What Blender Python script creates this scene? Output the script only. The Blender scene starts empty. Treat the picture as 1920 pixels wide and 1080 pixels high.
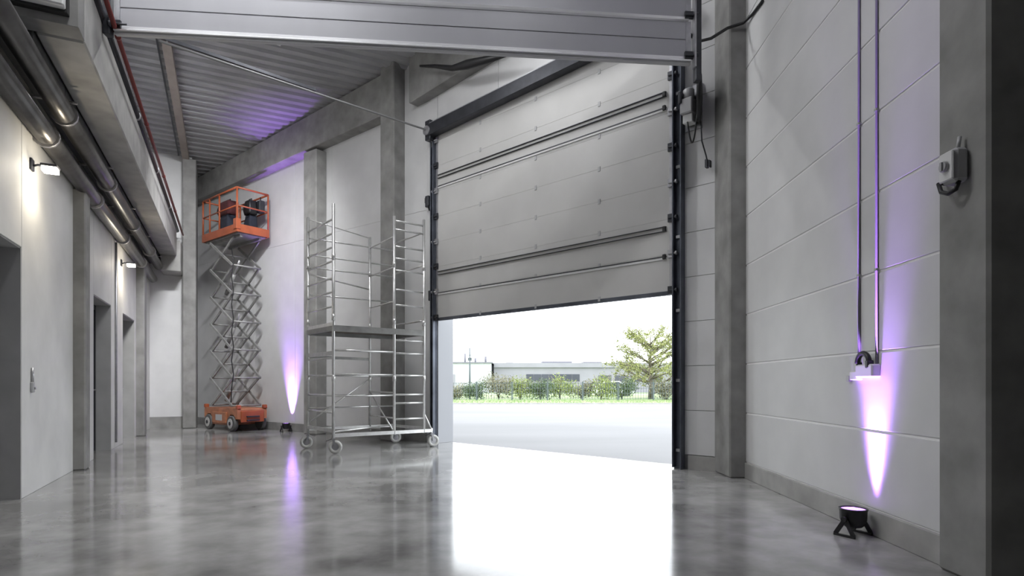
import bpy, bmesh, math, random
from mathutils import Vector, Matrix
random.seed(7)
C = bpy.context.scene.collection
scene = bpy.context.scene

# ------------------------------------------------------------------ camera, sky, exposure
EYE = 1.15
cam_d = bpy.data.cameras.new('camera'); cam = bpy.data.objects.new('camera', cam_d); C.objects.link(cam)
cam.location = (0, 0, EYE); cam.rotation_euler = (math.pi/2, 0, 0)
cam_d.sensor_width = 36; cam_d.lens = 1100/1920*36; cam_d.shift_y = 180/1920
cam_d.clip_end = 500; cam_d.clip_start = 0.05
scene.camera = cam
vs = scene.view_settings
vs.view_transform = 'Standard'; vs.look = 'None'; vs.gamma = 1; vs.use_curve_mapping = False
vs.exposure = 0.2
scene.cycles.max_bounces = 10; scene.cycles.diffuse_bounces = 6; scene.cycles.sample_clamp_indirect = 8
SKY_STRENGTH = 4.2
FILL_W = 120.0  # base power of the added overhead fill lights
w = bpy.data.worlds.new('overcast_sky'); scene.world = w; w.use_nodes = True
nt = w.node_tree; bg = nt.nodes['Background']
sky = nt.nodes.new('ShaderNodeTexSky')
try:
    sky.sky_type = 'HOSEK_WILKIE'; sky.turbidity = 6; sky.ground_albedo = .4
    sky.sun_direction = Vector((-.45, -.55, .7)).normalized()
except Exception: pass
mx = nt.nodes.new('ShaderNodeMixRGB'); mx.inputs[0].default_value = .88
mx.inputs[2].default_value = (.93, .97, 1.0, 1)
nt.links.new(sky.outputs[0], mx.inputs[1]); nt.links.new(mx.outputs[0], bg.inputs[0])
bg.inputs[1].default_value = SKY_STRENGTH
sd = bpy.data.lights.new('hazy_sun', 'SUN'); sd.energy = .5; sd.angle = math.radians(12); sd.color = (1, .96, .88)
so = bpy.data.objects.new('hazy_sun', sd); C.objects.link(so)
so.rotation_euler = Vector((.62, .12, -.75)).to_track_quat('-Z', 'Y').to_euler()

# ------------------------------------------------------------------ plan frames (metres)
def vec(x, y, z=0): return Vector((x, y, z))
Ld = vec(-.431, .9023); Rd = vec(.9023, .431)            # left wall runs along Ld, Rd points into the hall
def LP(l, r, z): return Ld*l + Rd*r + vec(0, 0, z)
G0 = vec(-1.43, 11.40); Ge = vec(.739, -.673).normalized(); Gn = vec(-.673, -.739).normalized()
def GP(a, d, z): return G0 + Ge*a + Gn*d + vec(0, 0, z)   # gate wall: a from its left jamb, d into the hall
K = vec(-1.694, 11.64); We = vec(-.8075, .5898).normalized(); Wn = vec(-.5898, -.8075).normalized()
def WP(s, d, z): return K + We*s + Wn*d + vec(0, 0, z)    # far front wall
def RP(y, d, z): return vec(2.587 + .0382*y - d, y, z)    # right wall
def ID(x, y, z): return vec(x, y, z)
def ceil_z(l): return 7.0 + .0787*(18.99 - l)
GATE_W, GATE_H = 4.96, 6.0

# ------------------------------------------------------------------ materials
MATS = {}
def mat(name, col, rough=.6, metal=0, n_scale=0, n_amt=.15, bump=0, emit=None, emit_s=0, coat=0, stretch=None, detail=5, spec=None):
    if name in MATS: return MATS[name]
    m = bpy.data.materials.new(name); m.use_nodes = True; t = m.node_tree; b = t.nodes['Principled BSDF']
    b.inputs['Base Color'].default_value = (*col, 1); b.inputs['Roughness'].default_value = rough; b.inputs['Metallic'].default_value = metal
    if coat: b.inputs['Coat Weight'].default_value = coat; b.inputs['Coat Roughness'].default_value = .12
    if spec is not None: b.inputs['Specular IOR Level'].default_value = spec
    if emit: b.inputs['Emission Color'].default_value = (*emit, 1); b.inputs['Emission Strength'].default_value = emit_s
    if n_scale:
        tc = t.nodes.new('ShaderNodeTexCoord'); mp = t.nodes.new('ShaderNodeMapping')
        if stretch: mp.inputs['Scale'].default_value = stretch
        t.links.new(tc.outputs['Object'], mp.inputs[0])
        nz = t.nodes.new('ShaderNodeTexNoise'); nz.inputs['Scale'].default_value = n_scale; nz.inputs['Detail'].default_value = detail
        t.links.new(mp.outputs[0], nz.inputs[0])
        r = t.nodes.new('ShaderNodeValToRGB'); e = r.color_ramp.elements
        e[0].position = .3; e[1].position = .7
        e[0].color = (*[c*(1-n_amt) for c in col], 1); e[1].color = (*[min(1, c*(1+n_amt)) for c in col], 1)
        t.links.new(nz.outputs[0], r.inputs[0]); t.links.new(r.outputs[0], b.inputs['Base Color'])
        if bump:
            bp = t.nodes.new('ShaderNodeBump'); bp.inputs['Strength'].default_value = bump; bp.inputs['Distance'].default_value = .01
            t.links.new(nz.outputs[0], bp.inputs['Height']); t.links.new(bp.outputs[0], b.inputs['Normal'])
    MATS[name] = m; return m

M_white = mat('white_wall_panel', (.64, .64, .64), .55, n_scale=2.2, n_amt=.05)
M_seam = mat('pale_joint_seal', (.86, .85, .85), .5)
M_gap = mat('dark_joint', (.25, .25, .25), .8)
M_plaster = mat('pale_cast_panel', (.66, .66, .65), .6, n_scale=1.6, n_amt=.10, bump=.1)
M_conc = mat('grey_concrete', (.265, .262, .253), .75, n_scale=3.5, n_amt=.22, bump=.25)
M_conc_d = mat('dark_concrete', (.085, .085, .083), .75, n_scale=3.5, n_amt=.25, bump=.25)
M_concl = mat('pale_concrete', (.36, .355, .34), .75, n_scale=3.0, n_amt=.2, bump=.25)
M_deck = mat('galvanised_roof_deck', (.38, .38, .39), .5, .1, n_scale=1.2, n_amt=.15)
M_steel = mat('brushed_steel', (.55, .55, .56), .35, .9, n_scale=8, n_amt=.12)
M_galv = mat('galvanised_steel', (.42, .42, .44), .42, .8, n_scale=10, n_amt=.15)
M_dark = mat('dark_steel', (.05, .052, .06), .4, .5, n_scale=6, n_amt=.2)
M_track = mat('blue_grey_steel_track', (.10, .11, .135), .4, .6, n_scale=4, n_amt=.25)
M_black = mat('black_plastic', (.012, .012, .013), .45)
M_rubber = mat('black_rubber', (.02, .02, .02), .8)
M_leaf_in = mat('pale_grey_door_sheet', (.56, .555, .54), .45, n_scale=1.5, n_amt=.05)
M_leaf2 = mat('silver_grey_door_sheet', (.36, .36, .385), .4, .1, n_scale=1.5, n_amt=.06, stretch=(1, 1, .3))
M_alu = mat('bright_aluminium', (.85, .85, .87), .3, .55)
M_alu2 = mat('scaffold_aluminium', (.72, .72, .71), .32, .75, n_scale=12, n_amt=.1)
M_orange = mat('orange_paint', (.33, .08, .03), .45, n_scale=5, n_amt=.18)
M_orange_d = mat('faded_orange_paint', (.38, .15, .075), .5, n_scale=7, n_amt=.3)
M_arm = mat('grey_scissor_arm_paint', (.30, .30, .29), .45, .3, n_scale=6, n_amt=.2)
M_tyre = mat('grey_solid_tyre', (.10, .10, .10), .7)
M_hub = mat('pale_wheel_hub', (.5, .5, .48), .5)
M_pipe = mat('dull_dark_pipe_cladding', (.15, .145, .14), .3, .7, n_scale=3, n_amt=.3)
M_rail = mat('dull_zinc_rail', (.20, .20, .20), .65)
M_cond = mat('grey_wall_conduit', (.22, .22, .23), .55)
M_red = mat('dark_red_pipe_paint', (.17, .022, .018), .45)
M_brown = mat('brown_grey_purlin_paint', (.30, .26, .23), .6, n_scale=4, n_amt=.12)
M_plate = mat('white_plastic_box', (.72, .72, .72), .4)
M_boxgrey = mat('grey_plastic_box', (.45, .45, .46), .4)
M_maroon = mat('maroon_fabric', (.06, .012, .014), .9, n_scale=12, n_amt=.3)
M_navy = mat('navy_fabric', (.012, .016, .028), .85, n_scale=12, n_amt=.3)
M_glass = mat('dark_door_glass', (.02, .022, .025), .06)
M_doorgrey = mat('anthracite_door', (.035, .036, .038), .4)
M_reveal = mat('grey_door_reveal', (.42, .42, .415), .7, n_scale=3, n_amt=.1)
M_lamp = mat('lit_wall_lamp', (1, 1, 1), .3, emit=(1, .93, .78), emit_s=14)
M_led = mat('purple_leds', (.2, .1, .3), .3, emit=(.48, .22, 1.0), emit_s=3)
M_ply = mat('brown_platform_board', (.14, .12, .10), .7, n_scale=9, n_amt=.2)
M_pave = mat('pale_asphalt', (.185, .185, .192), .8, n_scale=.35, n_amt=.12, stretch=(.35, 1, 1), detail=8)
M_lawn = mat('spring_lawn', (.22, .30, .13), .9, n_scale=.7, n_amt=.2)
M_field = mat('field_green', (.30, .38, .2), .9, n_scale=.1, n_amt=.2)
M_leafa = mat('spring_leaves', (.27, .29, .11), .8)
M_leafb = mat('hedge_leaves', (.105, .15, .075), .8)
M_leafc = mat('olive_twig_leaves', (.22, .215, .14), .8)
M_leafd = mat('yellow_green_leaves', (.25, .30, .10), .8)
M_bark = mat('grey_brown_bark', (.17, .15, .12), .9, n_scale=6, n_amt=.3)
M_fence = mat('grey_green_fence_wire', (.08, .10, .11), .6)
M_bw = mat('white_cladding', (.42, .43, .46), .6)
M_bg = mat('lilac_grey_cladding', (.25, .245, .28), .6, n_scale=.6, n_amt=.06)
M_broof = mat('dark_grey_roof_edge', (.16, .16, .19), .7)
M_bwin = mat('dark_window_glass', (.05, .055, .075), .2)
M_car = mat('white_car_paint', (.75, .77, .8), .25, coat=.5)

# polished floor: mottled concrete under a gloss seal
mf = bpy.data.materials.new('polished_concrete_floor'); mf.use_nodes = True; t = mf.node_tree; b = t.nodes['Principled BSDF']
tc = t.nodes.new('ShaderNodeTexCoord')
n1 = t.nodes.new('ShaderNodeTexNoise'); n1.inputs['Scale'].default_value = .55; n1.inputs['Detail'].default_value = 9; n1.inputs['Roughness'].default_value = .62
n2 = t.nodes.new('ShaderNodeTexNoise'); n2.inputs['Scale'].default_value = 3.2; n2.inputs['Detail'].default_value = 6
for n in (n1, n2): t.links.new(tc.outputs['Object'], n.inputs[0])
ad = t.nodes.new('ShaderNodeMath'); ad.operation = 'MULTIPLY_ADD'; ad.inputs[1].default_value = .45
t.links.new(n2.outputs[0], ad.inputs[0]); t.links.new(n1.outputs[0], ad.inputs[2])
r = t.nodes.new('ShaderNodeValToRGB'); e = r.color_ramp.elements
e[0].position = .56; e[1].position = .90; e[0].color = (.165, .163, .158, 1); e[1].color = (.46, .457, .447, 1)
t.links.new(ad.outputs[0], r.inputs[0]); t.links.new(r.outputs[0], b.inputs['Base Color'])
rr = t.nodes.new('ShaderNodeMapRange'); rr.inputs[1].default_value = .3; rr.inputs[2].default_value = .7; rr.inputs[3].default_value = .09; rr.inputs[4].default_value = .2
t.links.new(n1.outputs[0], rr.inputs[0]); t.links.new(rr.outputs[0], b.inputs['Roughness'])
b.inputs['Specular IOR Level'].default_value = .65
b.inputs['Coat Weight'].default_value = .25; b.inputs['Coat Roughness'].default_value = .08
bp = t.nodes.new('ShaderNodeBump'); bp.inputs['Strength'].default_value = .025; bp.inputs['Distance'].default_value = .02
t.links.new(n2.outputs[0], bp.inputs['Height']); t.links.new(bp.outputs[0], b.inputs['Normal'])
M_floor = mf

# ------------------------------------------------------------------ mesh builder
class MB:
    def __init__(s): s.v = []; s.f = []; s.smooth = []
    def add(s, vs, fs, sm=False):
        o = len(s.v); s.v += [Vector(p) for p in vs]
        for f in fs: s.f.append([o+i for i in f]); s.smooth.append(sm)
        return s
    def box(s, F, a0, a1, b0, b1, z0, z1):
        P = [F(a, b, z) for z in (z0, z1) for b in (b0, b1) for a in (a0, a1)]
        fs = [(0, 2, 3, 1), (4, 5, 7, 6), (0, 1, 5, 4), (2, 6, 7, 3), (0, 4, 6, 2), (1, 3, 7, 5)]
        n = (P[1]-P[0]).cross(P[2]-P[0])
        if n.z < 0: fs = [f[::-1] for f in fs]
        return s.add(P, fs)
    def bar(s, p, q, wd, ht, up=None):                      # rectangular bar from p to q
        p = Vector(p); q = Vector(q); d = (q-p).normalized()
        u = Vector(up) if up is not None else Vector((0, 0, 1))
        if abs(d.dot(u)) > .98: u = Vector((0, 1, 0))
        a = d.cross(u).normalized(); u = a.cross(d).normalized()
        P = [c + a*x*wd/2 + u*y*ht/2 for c in (p, q) for x, y in ((-1, -1), (1, -1), (1, 1), (-1, 1))]
        return s.add(P, [(0, 1, 2, 3), (7, 6, 5, 4), (0, 4, 5, 1), (1, 5, 6, 2), (2, 6, 7, 3), (3, 7, 4, 0)])
    def tube(s, pts, r, n=10, caps=True):
        pts = [Vector(p) for p in pts]; rings = []
        prev = None
        for i, p in enumerate(pts):
            d = (pts[min(i+1, len(pts)-1)] - pts[max(i-1, 0)]).normalized()
            u = prev if prev is not None else (Vector((0, 0, 1)) if abs(d.z) < .9 else Vector((1, 0, 0)))
            a = d.cross(u).normalized(); u = a.cross(d).normalized(); prev = u
            rr = r[i] if isinstance(r, (list, tuple)) else r
            rings.append([p + (a*math.cos(2*math.pi*k/n) + u*math.sin(2*math.pi*k/n))*rr for k in range(n)])
        o = len(s.v); s.v += [p for R in rings for p in R]
        for i in range(len(pts)-1):
            for k in range(n):
                s.f.append([o+i*n+k, o+i*n+(k+1) % n, o+(i+1)*n+(k+1) % n, o+(i+1)*n+k]); s.smooth.append(True)
        if caps:
            s.f.append([o+k for k in range(n)][::-1]); s.smooth.append(False)
            s.f.append([o+(len(pts)-1)*n+k for k in range(n)]); s.smooth.append(False)
        return s
    def ring(s, c, axis, R, r, n=20, m=8, arc=(0, 2*math.pi)):
        c = Vector(c); d = Vector(axis).normalized(); u = Vector((0, 0, 1)) if abs(d.z) < .9 else Vector((1, 0, 0))
        a = d.cross(u).normalized(); u = a.cross(d)
        full = arc[1]-arc[0] > 6.28
        pts = [c + (a*math.cos(th) + u*math.sin(th))*R for th in [arc[0]+(arc[1]-arc[0])*k/n for k in range(n+1)]]
        return s.tube(pts, r, m, not full)
    def disc(s, c, axis, R, th, n=20, bevel=0):             # short cylinder centred on c
        c = Vector(c); d = Vector(axis).normalized()
        if bevel: return s.tube([c-d*th/2, c-d*(th/2-.0001), c-d*(th/2-bevel), c+d*(th/2-bevel), c+d*(th/2-.0001), c+d*th/2], [R-bevel, R-bevel, R, R, R-bevel, R-bevel], n)
        return s.tube([c-d*th/2, c+d*th/2], R, n)
    def lathe(s, c, prof, n=20):                            # profile (radius, z) about a vertical axis
        c = Vector(c); o = len(s.v)
        for (R, z) in prof:
            for k in range(n): s.v.append(c + vec(R*math.cos(2*math.pi*k/n), R*math.sin(2*math.pi*k/n), z))
        for i in range(len(prof)-1):
            for k in range(n):
                s.f.append([o+i*n+k, o+i*n+(k+1) % n, o+(i+1)*n+(k+1) % n, o+(i+1)*n+k]); s.smooth.append(True)
        return s
    def poly(s, pts, z0, z1):                               # vertical prism over a plan polygon
        n = len(pts); P = [vec(p[0], p[1], z) for z in (z0, z1) for p in pts]
        from mathutils.geometry import tessellate_polygon
        tri = tessellate_polygon([P[:n]])
        return s.add(P, [tuple(x) for x in tri] + [tuple(n+i for i in x) for x in tri] + [(i, (i+1) % n, n+(i+1) % n, n+i) for i in range(n)])
    def build(s, name, m, parent=None, bevel=0, origin=None, kind=None, fixn=True):
        me = bpy.data.meshes.new(name)
        og = Vector(origin) if origin is not None else (parent['_org'] if parent is not None and '_org' in parent else None)
        og = Vector(og) if og is not None else Vector((0, 0, 0))
        me.from_pydata([p-og for p in s.v], [], s.f)
        for p, sm in zip(me.polygons, s.smooth): p.use_smooth = sm
        if fixn:
            bm = bmesh.new(); bm.from_mesh(me); bmesh.ops.recalc_face_normals(bm, faces=bm.faces)
            if bevel: bmesh.ops.bevel(bm, geom=bm.edges[:], offset=bevel, segments=1, affect='EDGES', clamp_overlap=True)
            bm.to_mesh(me); bm.free()
        me.materials.append(m)
        o = bpy.data.objects.new(name, me); C.objects.link(o)
        if parent is not None:
            o.parent = parent
            po = Vector(parent['_org']) if '_org' in parent else Vector((0, 0, 0))
            o.location = og - po
        else: o.location = og
        o['_org'] = og
        if kind: o['kind'] = kind
        return o
def tag(o, label=None, cat=None, group=None, kind=None):
    if label: o['label'] = label
    if cat: o['category'] = cat
    if group: o['group'] = group
    if kind: o['kind'] = kind
    return o
def empty(name, loc, label=None, cat=None, group=None, kind=None):
    o = bpy.data.objects.new(name, None); C.objects.link(o); o.location = loc; o['_org'] = Vector(loc)
    o.empty_display_size = .1
    return tag(o, label, cat, group, kind)
def copy_tree(o, parent=None):
    c = o.copy(); C.objects.link(c)
    if parent is not None: c.parent = parent
    for ch in list(o.children): copy_tree(ch, c)
    return c
def struct(o, label): return tag(o, label, None, None, 'structure')

# ================================================================== SETTING
# ---- ground and floor
FLOOR = [GP(5.49, -.3, 0), GP(-.36, -.3, 0), WP(0, -.25, 0), WP(10.5, -.25, 0), LP(17.9, -2.3, 0), LP(4.3, -2.3, 0), vec(-9.2, 2.8), vec(-9.2, -7.2), vec(3.6, -7.2), vec(3.6, 3.45), RP(3.45, -.3, 0), RP(7.6, -.3, 0)]
fl = MB().poly([(p.x, p.y) for p in FLOOR], -.25, 0).build('floor', M_floor); struct(fl, 'polished mottled grey concrete floor of the hall')
pv = MB().add([(-90, -40, -.012), (90, -40, -.012), (90, 34.2, -.012), (-90, 34.2, -.012)], [(0, 1, 2, 3)]).build('pavement', M_pave); struct(pv, 'pale asphalt yard outside the open gate')
lw = MB().add([(-90, 34.2, -.01), (90, 34.2, -.01), (90, 60, .02), (-90, 60, .02)], [(0, 1, 2, 3)]).build('lawn', M_lawn); struct(lw, 'green strip of lawn along the yard')
fd = MB().add([(-300, 60, .02), (300, 60, .02), (300, 300, .02), (-300, 300, .02)], [(0, 1, 2, 3)]).build('field', M_field); struct(fd, 'green ground beyond the lawn')
MB().box(ID, -90, 90, 34.0, 34.2, -.012, .05).build('kerb', M_concl, kind='structure')

# ---- right wall with its long panels
rw = MB().box(RP, 3.45, 7.75, -.35, -.004, 0, 9.2).build('wall_right', M_seam); struct(rw, 'white wall of long horizontal panels beside the big concrete pillar')
z = .195; k = 0; pm = None
while z < 8.6:
    z1 = z + .597
    if pm is None: pm = MB().box(RP, 3.62, 7.3, -.012, .004, z+.007, z1-.007).build('panel', M_white, rw, bevel=.004)
    else:
        o = pm.copy(); C.objects.link(o); o.parent = rw; o.location = (0, 0, k*.6)
    z += .6; k += 1
struct(MB().box(ID, 3.5, 3.8, -7.4, 3.4, 0, 10).build('wall_bay', M_conc), 'plain concrete wall of the unlit side bay')
struct(MB().box(RP, 3.6, 7.3, -.012, .02, 0, .19).build('baseboard_right', M_concl, bevel=.004), 'grey concrete base strip under the white panels')

# ---- gate wall around the big opening
gw = MB().box(GP, -.36, 5.75, -.30, -.02, GATE_H-.02, 9.2).box(GP, -.36, -.02, -.39, -.02, 0, GATE_H).box(GP, GATE_W+.06, 5.75, -.30, -.02, 0, GATE_H).build('wall_front', M_gap)
struct(gw, 'white panelled wall around the big sectional gate')
z = .195; heights = []
while z < 8.6: heights.append(z); z += .6
for z in heights: MB().box(GP, GATE_W+.06, 5.7, -.025, 0, z+.003, z+.597).build('panel', M_white, gw, bevel=.003)
MB().box(GP, -.36, -.03, -.025, 0, .0, 8.8).build('panel', M_white, gw, bevel=.003)
for a0, a1 in ((-.02, 1.6), (1.61, 3.3), (3.31, 5.0)): MB().box(GP, a0, a1, -.025, 0, GATE_H, 8.8).build('panel', M_white, gw, bevel=.003)
MB().box(GP, GATE_W+.2, 5.6, -.02, .015, 0, .19).build('baseboard_front', M_concl, kind='structure')
# outer steel jamb seen through the opening on the left
MB().box(GP, -.06, -.008, -.39, -.0, 0, GATE_H).build('trim_1', mat('grey_white_jamb_lining', (.36, .37, .395), .5), bevel=.003, kind='structure')

# ---- far front wall
wf = MB().box(WP, -.05, 12.2, -.3, -.02, 0, 9.2).build('wall_far', M_gap); struct(wf, 'white wall behind the scaffold tower and the scissor lift')
for s0, s1 in ((-.02, 3.0), (3.005, 4.42), (4.43, 6.2), (6.205, 12.0)):
    for z0, z1 in ((.19, 4.6), (4.603, 8.8)):
        MB().box(WP, s0, s1, -.025, 0, z0, z1).build('panel', M_white, wf, bevel=.002)
struct(MB().box(WP, -.0, 10.6, -.02, .015, 0, .19).build('baseboard_far', M_conc, bevel=.003), 'grey base strip under the far wall')
# short end wall between the passage and the corner column
we = MB().box(lambda r, l, z: LP(l, r, z), -2.3, -.95, 17.6, 17.9, 0, 9.2).box(lambda r, l, z: LP(l, r, z), -1.25, -.98, 17.9, 20.6, 0, 9.2).build('wall_end', M_white); struct(we, 'pale end wall closing the passage by the wall lamps')
MB().box(lambda r, l, z: LP(l, r, z), -1.9, -1.0, 17.585, 17.6, 0, .3).build('baseboard_end', M_conc, kind='structure')

# ---- left wall with three recessed doorways
lwall = MB().box(LP, 4.3, 17.7, -2.75, -2.45, 0, 9.2).build('wall_left', M_gap); struct(lwall, 'pale cast concrete wall with three recessed doorways')
DOORS = [(5.95, 7.42), (10.82, 12.27), (13.47, 15.0)]
def wpan(l0, l1, z0, z1): MB().box(LP, l0, l1, -2.45, -1.9, z0, z1).build('panel', M_plaster, lwall, bevel=.004)
edges = [4.3, 5.95, 7.42, 9.6, 10.82, 12.27, 12.57, 13.47, 15.0, 15.4, 17.65]
for i in range(len(edges)-1):
    l0, l1 = edges[i], edges[i+1]
    if (l0, l1) in DOORS: wpan(l0+.003, l1-.003, 2.52, 3.9)
    else: wpan(l0+.003, l1-.003, 0, 3.9)
for l0, l1 in ((4.3, 9.55), (9.56, 13.4), (13.41, 17.6)): wpan(l0, l1, 3.905, 9.0)
for i, (l0, l1) in enumerate(DOORS):
    d = empty('door_%d' % (i+3), LP(l0, -2.15, 0), None, None, None, 'structure')
    d['label'] = ['dark door in the nearest deep doorway', 'dark door with a tall glass pane by the pilaster', 'dark door in the far doorway under the second wall lamp'][i]
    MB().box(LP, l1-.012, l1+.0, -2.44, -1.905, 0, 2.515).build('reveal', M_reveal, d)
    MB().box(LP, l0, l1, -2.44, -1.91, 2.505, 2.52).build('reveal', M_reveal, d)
    fr = MB().box(LP, l0, l0+.07, -2.2, -2.12, 0, 2.5).box(LP, l1-.09, l1-.015, -2.2, -2.12, 0, 2.5).box(LP, l0+.07, l1-.09, -2.2, -2.12, 2.42, 2.5).build('door_frame', M_dark, d)
    lf = MB().box(LP, l0+.07, l1-.09, -2.2, -2.15, .01, 2.42)
    leaf = lf.build('door_leaf', M_doorgrey, d, bevel=.003)
    if i == 1: MB().box(LP, l0+.2, l1-.25, -2.152, -2.144, .25, 2.25).build('glass_pane', M_glass, leaf)
    MB().tube([LP(l1-.17, -2.15, 1.05), LP(l1-.17, -2.09, 1.05), LP(l1-.30, -2.09, 1.05)], .011, 8).build('door_handle', M_steel, leaf)

# ---- concrete columns, beams, pilasters
def column(name, F, a0, a1, d0, d1, z0, z1, label, m=M_conc, bv=.018):
    return struct(MB().box(F, a0, a1, d0, d1, z0, z1).build(name, m, bevel=bv), label)
column('concrete_column', WP, .62, 1.03, -.02, .30, 0, 9, 'tall grey concrete column between the scaffold and the gate')
column('concrete_column', WP, 3.20, 3.68, -.02, .28, 0, 6.5, 'grey concrete column behind the ladder side of the scaffold')
column('concrete_column', lambda r, l, z: LP(l, r, z), -1.15, -.84, 17.35, 18.2, 0, 7.0, 'grey concrete corner column beside the scissor lift')
column('concrete_column', ID, 2.655, 2.93, 7.16, 7.95, 0, 9, 'grey concrete column between the gate and the white panelled wall')
column('concrete_pillar', ID, 2.655, 3.55, 3.27, 3.66, 0, 9, 'broad concrete pillar carrying the isolator switch')
column('pilaster', LP, 9.52, 9.80, -1.92, -1.76, 0, 3.75, 'narrow concrete pilaster beyond the nearest doorway')
column('pilaster', LP, 15.2, 15.55, -1.92, -1.74, 0, 3.75, 'narrow concrete pilaster under the far wall lamp')
# sloping concrete roof beam on the far wall, and its run over the gate
def slopebeam(s0, s1, d0, d1, zb0, zt0, zb1, zt1, label):
    P = [WP(s, d, z) for s, zb, zt in ((s0, zb0, zt0), (s1, zb1, zt1)) for z in (zb, zt) for d in (d0, d1)]
    return struct(MB().add(P, [(0, 1, 3, 2), (4, 6, 7, 5), (0, 4, 5, 1), (2, 3, 7, 6), (0, 2, 6, 4), (1, 5, 7, 3)]).build('concrete_beam', M_conc, bevel=.012), label)
slopebeam(1.03, 9.6, -.02, .26, 6.66, 7.50, 6.32, 6.92, 'sloping concrete roof beam above the far wall')
P = [GP(a, d, z) for a, zb, zt in ((-.62, 6.72, 7.75), (5.3, 7.1, 8.2)) for z in (zb, zt) for d in (-.02, .24)]
struct(MB().add(P, [(0, 1, 3, 2), (4, 6, 7, 5), (0, 4, 5, 1), (2, 3, 7, 6), (0, 2, 6, 4), (1, 5, 7, 3)]).build('concrete_beam', M_conc, bevel=.012), 'sloping concrete roof beam above the gate')
# long girder along the left wall and the corbel at its far end
struct(MB().box(LP, 6.7, 16.83, -1.62, -1.245, 4.35, 5.0).build('concrete_beam', M_concl, bevel=.015), 'long pale concrete girder along the passage ceiling')
struct(MB().box(LP, 16.86, 17.6, -1.6, -1.16, 3.97, 4.75).build('concrete_beam', M_concl, bevel=.015), 'short concrete corbel at the far end of the girder')

# ---- corrugated roof deck
def ceiling():
    l0, l1, per = -10.5, 20.5, .26; bm = bmesh.new(); prof = []
    n = int((l1-l0)/per)
    for i in range(n):
        l = l0+i*per
        prof += [(l, .055), (l+.10, .055), (l+.13, 0), (l+.23, 0)]
    rows = []
    for (l, dz) in prof:
        zz = ceil_z(l)+dz
        rows.append([bm.verts.new(LP(l, -11.5, zz)), bm.verts.new(LP(l, 9, zz))])
    for i in range(len(rows)-1): bm.faces.new((rows[i][0], rows[i][1], rows[i+1][1], rows[i+1][0]))
    v = [bm.verts.new(LP(l, rr, ceil_z(l)+.2)) for l, rr in ((l0, -11.5), (l0, 9), (l1, 9), (l1, -11.5))]
    bm.faces.new(v)
    def cut(p, n):
        bmesh.ops.bisect_plane(bm, geom=bm.verts[:]+bm.edges[:]+bm.faces[:], plane_co=p, plane_no=n, clear_outer=True)
    cut(GP(0, -.3, 0), -Gn); cut(WP(0, -.3, 0), -Wn); cut(vec(3.85, 0), Vector((1, 0, 0))); cut(vec(0, -7.4), vec(0, -1)); cut(vec(-13.5, 0), vec(-1, 0))
    me = bpy.data.meshes.new('ceiling'); bm.to_mesh(me); bm.free(); me.materials.append(M_deck)
    o = bpy.data.objects.new('ceiling', me); C.objects.link(o); o['_org'] = Vector((0, 0, 0))
    return struct(o, 'corrugated metal roof deck with ribs running across the hall')
ce = ceiling()
def purlin(r, wd, ht, l0=2, l1=17.6):
    P = [LP(l, rr, ceil_z(l)+dz) for l in (l0, l1) for dz in (-ht, .0) for rr in (r-wd/2, r+wd/2)]
    return MB().add(P, [(0, 1, 3, 2), (4, 6, 7, 5), (0, 4, 5, 1), (2, 3, 7, 6), (0, 2, 6, 4), (1, 5, 7, 3)]).build('purlin', M_brown, ce)
purlin(-1.08, .15, .16)
MB().bar(LP(2, -1.24, ceil_z(2)-.06), LP(17.4, -1.24, ceil_z(17.4)-.06), .03, .03).build('rail', M_dark, ce)

# ---- the hall behind the camera
struct(MB().box(ID, -9.5, 3.8, -7.4, -7.1, 0, 10).build('wall_back', M_white), 'white back wall of the hall')
struct(MB().box(ID, -9.5, -9.2, -7.4, 3.2, 0, 10).build('wall_side', M_white), 'white side wall of the hall')
struct(MB().box(ID, -9.5, -3.6, 2.85, 3.15, 0, 10).build('wall_inner', M_white), 'white wall at the start of the passage')

# ================================================================== THE BIG SECTIONAL GATE
gate = empty('door_1', GP(GATE_W/2, 0, 0), 'tall sectional gate raised halfway, pale grey inside', None, None, 'structure')
ZB = 2.43; joints = [ZB, 2.93, 3.42, 3.90, 4.39, 4.88, 5.37, 5.86, 6.3]
for i in range(8):
    z0, z1 = joints[i], joints[i+1]
    mb = MB().box(GP, 0, GATE_W-.02, -.005, .04, z0+.0008, z1-.0008)
    p = mb.build('section_panel', M_leaf_in, gate, bevel=.0015)
    for a, dr in ((.0, -1), (GATE_W-.02, 1)):                # steel end plate with hinge and roller on each side
        h = MB().box(GP, a-.035 if dr > 0 else a-.015, a+.015 if dr > 0 else a+.035, .035, .05, z0+.01, z1-.01).build('end_plate', M_galv, p)
        aa = a - dr*.0
        MB().box(GP, aa-.05, aa+.05, .045, .075, z0-.05, z0+.06).tube([GP(aa-.03*dr, .085, z0), GP(aa+.10*dr, .085, z0)], .012, 8).disc(GP(aa+.085*dr, .085, z0), Ge, .028, .03, 12).build('roller_hinge', M_galv if i % 2 else M_dark, p)
    for a in (1.2, 2.5, 3.75):                               # intermediate hinge leaves on the joint
        MB().box(GP, a-.02, a+.02, .04, .048, z0-.035, z0+.035).build('hinge_leaf', M_boxgrey, p)
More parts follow.
